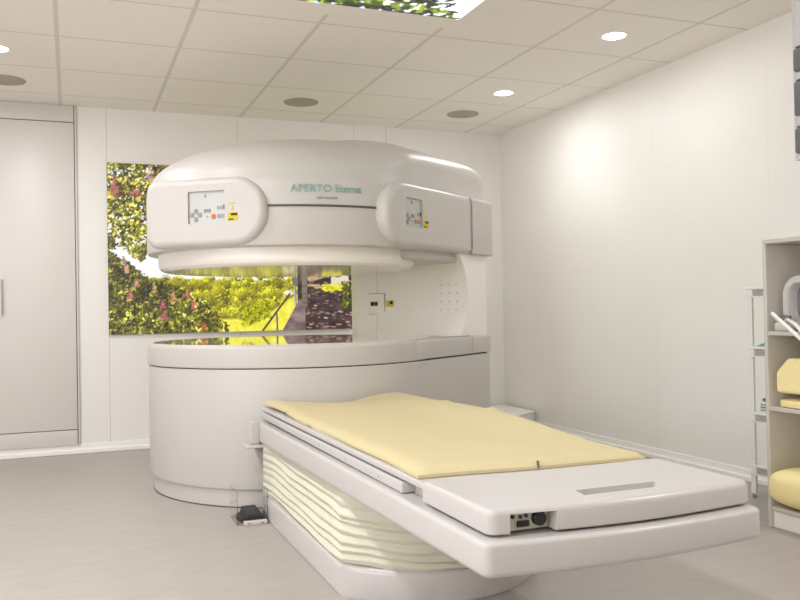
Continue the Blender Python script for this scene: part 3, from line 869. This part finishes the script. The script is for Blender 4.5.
# upper shelf: receiver coil with cradle and white tubes
coil = thing('receiver_coil', 'grey rounded loop coil standing on the upper shelf of the cabinet', 'coil', (2.94, 2.58, .8415))
b = bmesh.new(); ro = rrect(-.15, .15, 0, .235, .085, 10); ri = inset(ro, .036)
cyo, xo = 2.592, 2.88
def ringpt(p, x): return (x, cyo+p[0], .8425+p[1])
oo = [ringpt(p, xo-.04) for p in inset(ro, .006)]; o1 = [ringpt(p, xo-.032) for p in ro]; o2 = [ringpt(p, xo+.05) for p in ro]
i2 = [ringpt(p, xo+.05) for p in ri]; i1 = [ringpt(p, xo-.032) for p in ri]; i0 = [ringpt(p, xo-.04) for p in inset(ri, -.006)]
loft(b, [oo, o1, o2, i2, i1, i0, oo], False, False); bmesh.ops.remove_doubles(b, verts=b.verts, dist=1e-6)
obj('loop', b, M_coil, coil, 40)
isr = inset(ri, .001)
obj('inner_shell', loft(bmesh.new(), [[ringpt(p, xo+.01) for p in isr], [ringpt(p, xo+.03) for p in isr]]), M_coild, coil)
clp = thing('coil_clamp', 'dark grey clamp with two white tube arms beside the loop coil on the upper shelf', 'clamp', (2.81, 2.69, .8415))
b = nbox(2.772, 2.830, 2.655, 2.725, .842, .880, r=.012); obj('base', b, M_coil, clp)
b = bmesh.new(); tube(b, [(2.785, 2.728, .893), (2.80, 2.705, .896), (2.815, 2.675, .892)], .015, 14); obj('jaw', b, M_coild, clp)
for pts in ([(2.80, 2.72, .880), (2.745, 2.700, .916), (2.728, 2.63, .878), (2.706, 2.52, .815), (2.69, 2.44, .772)],
            [(2.805, 2.69, .885), (2.785, 2.66, .890), (2.765, 2.60, .872), (2.705, 2.51, .842), (2.65, 2.42, .806)]):
    bm = bmesh.new(); tube(bm, pts, .0082, 12); obj('arm', bm, M_rod, clp, 40, label='white tubular arm')

# wall unit at the upper right edge
wu = thing('wall_unit', 'light grey wall unit with dark square bins at the upper right edge', 'wall cabinet', (3.1, 2.3, 1.55))
UX, UY0, UY1 = 2.80, 1.7, 2.615
for y0, y1 in ((UY1-.012, UY1), (UY0, UY0+.012)): obj('side_panel', nbox(UX, XR-.001, y0, y1, 1.55, H-.001), M_unit, wu)
obj('back_panel', nbox(XR-.012, XR-.001, UY0+.0125, UY1-.0125, 1.55, H-.001), M_unit, wu)
for z0, z1 in ((2.02, H-.001), (1.882, 1.912), (1.69, 1.73), (1.551, 1.575)): obj('shelf', nbox(UX+.001, XR-.0125, UY0+.0125, UY1-.0125, z0, z1), M_unit, wu)
for z0, z1, lab in ((1.9125, 2.005, 'top'), (1.7305, 1.870, 'middle'), (1.5755, 1.678, 'lowest')):
    o = obj('storage_bin', nbox(UX-.018, 3.1, 2.30, UY1-.0135, z0, z1, r=.008), M_bin, None)
    tag(o, f'dark grey storage bin, {lab} of the three at the upper right edge', 'bin', 'dark bins in the wall unit')

# ---------------------------------------------------------------- white trolley by the right wall
TX0, TX1, TY0, TY1 = 3.135, 3.375, 2.80, 3.245
tr = thing('white_trolley', 'narrow white shelf trolley against the right wall behind the grey cabinet', 'trolley', (3.25, 3.02, 0))
for x in (TX0, TX1-.011):
    for y in (TY0, TY1-.030): obj('post', nbox(x, x+.011, y, y+.030, .02, 1.028), M_white, tr)
for z in (1.043, .749, .426, .165):
    sb = nbox(TX0-.003, TX1, TY0-.003, TY1+.002, z-.014, z, r=.003)
    box(sb, TX0-.002, TX1-.002, TY1-.035, TY1+.001, z-.052, z-.013, r=.003); box(sb, TX0-.002, TX1-.002, TY0-.002, TY0+.03, z-.052, z-.013, r=.003); box(sb, TX0-.002, TX0+.02, TY0+.029, TY1-.034, z-.052, z-.046)
    s = obj('shelf', sb, M_white, tr)
    obj('apron_shade', nbox(TX0+.008, TX1-.006, TY0+.031, TY1-.036, z-.0455, z-.0145), M_slot, s)  # grey plate painted as the shade in the gap under the shelf
for x in (TX0+.006, TX1-.006):
    for y in (TY0+.012, TY1-.012):
        obj('foot', lathe(bmesh.new(), [(.010, 0), (.011, .004), (.008, .0195)], (x, y, .0005), 12), M_btn, tr)
o = obj('folded_cloth', loft(bmesh.new(), [[(3.15, 3.06, .7495), (3.25, 3.06, .7495), (3.25, 3.21, .7495), (3.15, 3.21, .7495)], [(3.155, 3.065, .80), (3.24, 3.065, .80), (3.24, 3.13, .79), (3.155, 3.19, .757)]]), M_tealc); tag(o, 'small teal cloth on the second trolley shelf', 'cloth')
def bottle(name, x, y, z, r, h, lab, capm, band=None, grp=None):
    t = thing(name, lab, 'bottle', (x, y, z))
    obj('body', lathe(bmesh.new(), [(r*.9, .0005), (r, .004), (r, h*.62), (r*.8, h*.72), (r*.4, h*.78), (r*.4, h*.82)], (x, y, z), 20), M_bottle, t)
    obj('cap', lathe(bmesh.new(), [(r*.55, h*.80), (r*.55, h*.97), (r*.4, h)], (x, y, z), 16), capm, t)
    for q0, q1, m in (band or []): obj('label_band', lathe(bmesh.new(), [(r*1.0, h*q0), (r*1.02, h*q0+.001), (r*1.02, h*q1-.001), (r*1.0, h*q1)], (x, y, z), 20), m, t)
bottle('spray_bottle', 3.165, 3.175, .4262, .020, .068, 'small bottle with green cap and grey print on the third trolley shelf', M_green, [(.12, .2, M_btext), (.3, .42, M_btext), (.5, .6, M_btext)])
bottle('tall_bottle', 3.175, 3.145, .1652, .022, .135, 'tall bottle with teal cap and band on the lowest trolley shelf', M_green, [(.30, .38, M_btext), (.12, .24, M_tealc), (.45, .6, M_btext)])

# ---------------------------------------------------------------- camera
f, yaw, pit, rol, hc = 836.0, .3747, .0120, -.0181, .9601
F = Vector((math.sin(yaw)*math.cos(pit), math.cos(yaw)*math.cos(pit), math.sin(pit)))
R0 = Vector((math.cos(yaw), -math.sin(yaw), 0)); U0 = R0.cross(F)
Rr = math.cos(rol)*R0+math.sin(rol)*U0; Uu = -math.sin(rol)*R0+math.cos(rol)*U0
cam = bpy.data.cameras.new('camera'); co = bpy.data.objects.new('camera', cam); COL.objects.link(co)
cam.sensor_fit = 'HORIZONTAL'; cam.sensor_width = 36; cam.lens = f/800*36; cam.clip_start = .02
co.matrix_world = Matrix(((Rr.x, Uu.x, -F.x, 0), (Rr.y, Uu.y, -F.y, 0), (Rr.z, Uu.z, -F.z, hc), (0, 0, 0, 1)))
SC.camera = co

w = bpy.data.worlds.new('world'); SC.world = w; w.use_nodes = True
w.node_tree.nodes['Background'].inputs[0].default_value = (.8, .8, .8, 1); w.node_tree.nodes['Background'].inputs[1].default_value = .2
SC.view_settings.view_transform = 'Standard'; SC.view_settings.look = 'None'
SC.view_settings.gamma = 1; SC.view_settings.use_curve_mapping = False; SC.view_settings.exposure = .11
SC.cycles.use_denoising = True
SC.cycles.max_bounces = 10; SC.cycles.diffuse_bounces = 6; SC.cycles.transmission_bounces = 8
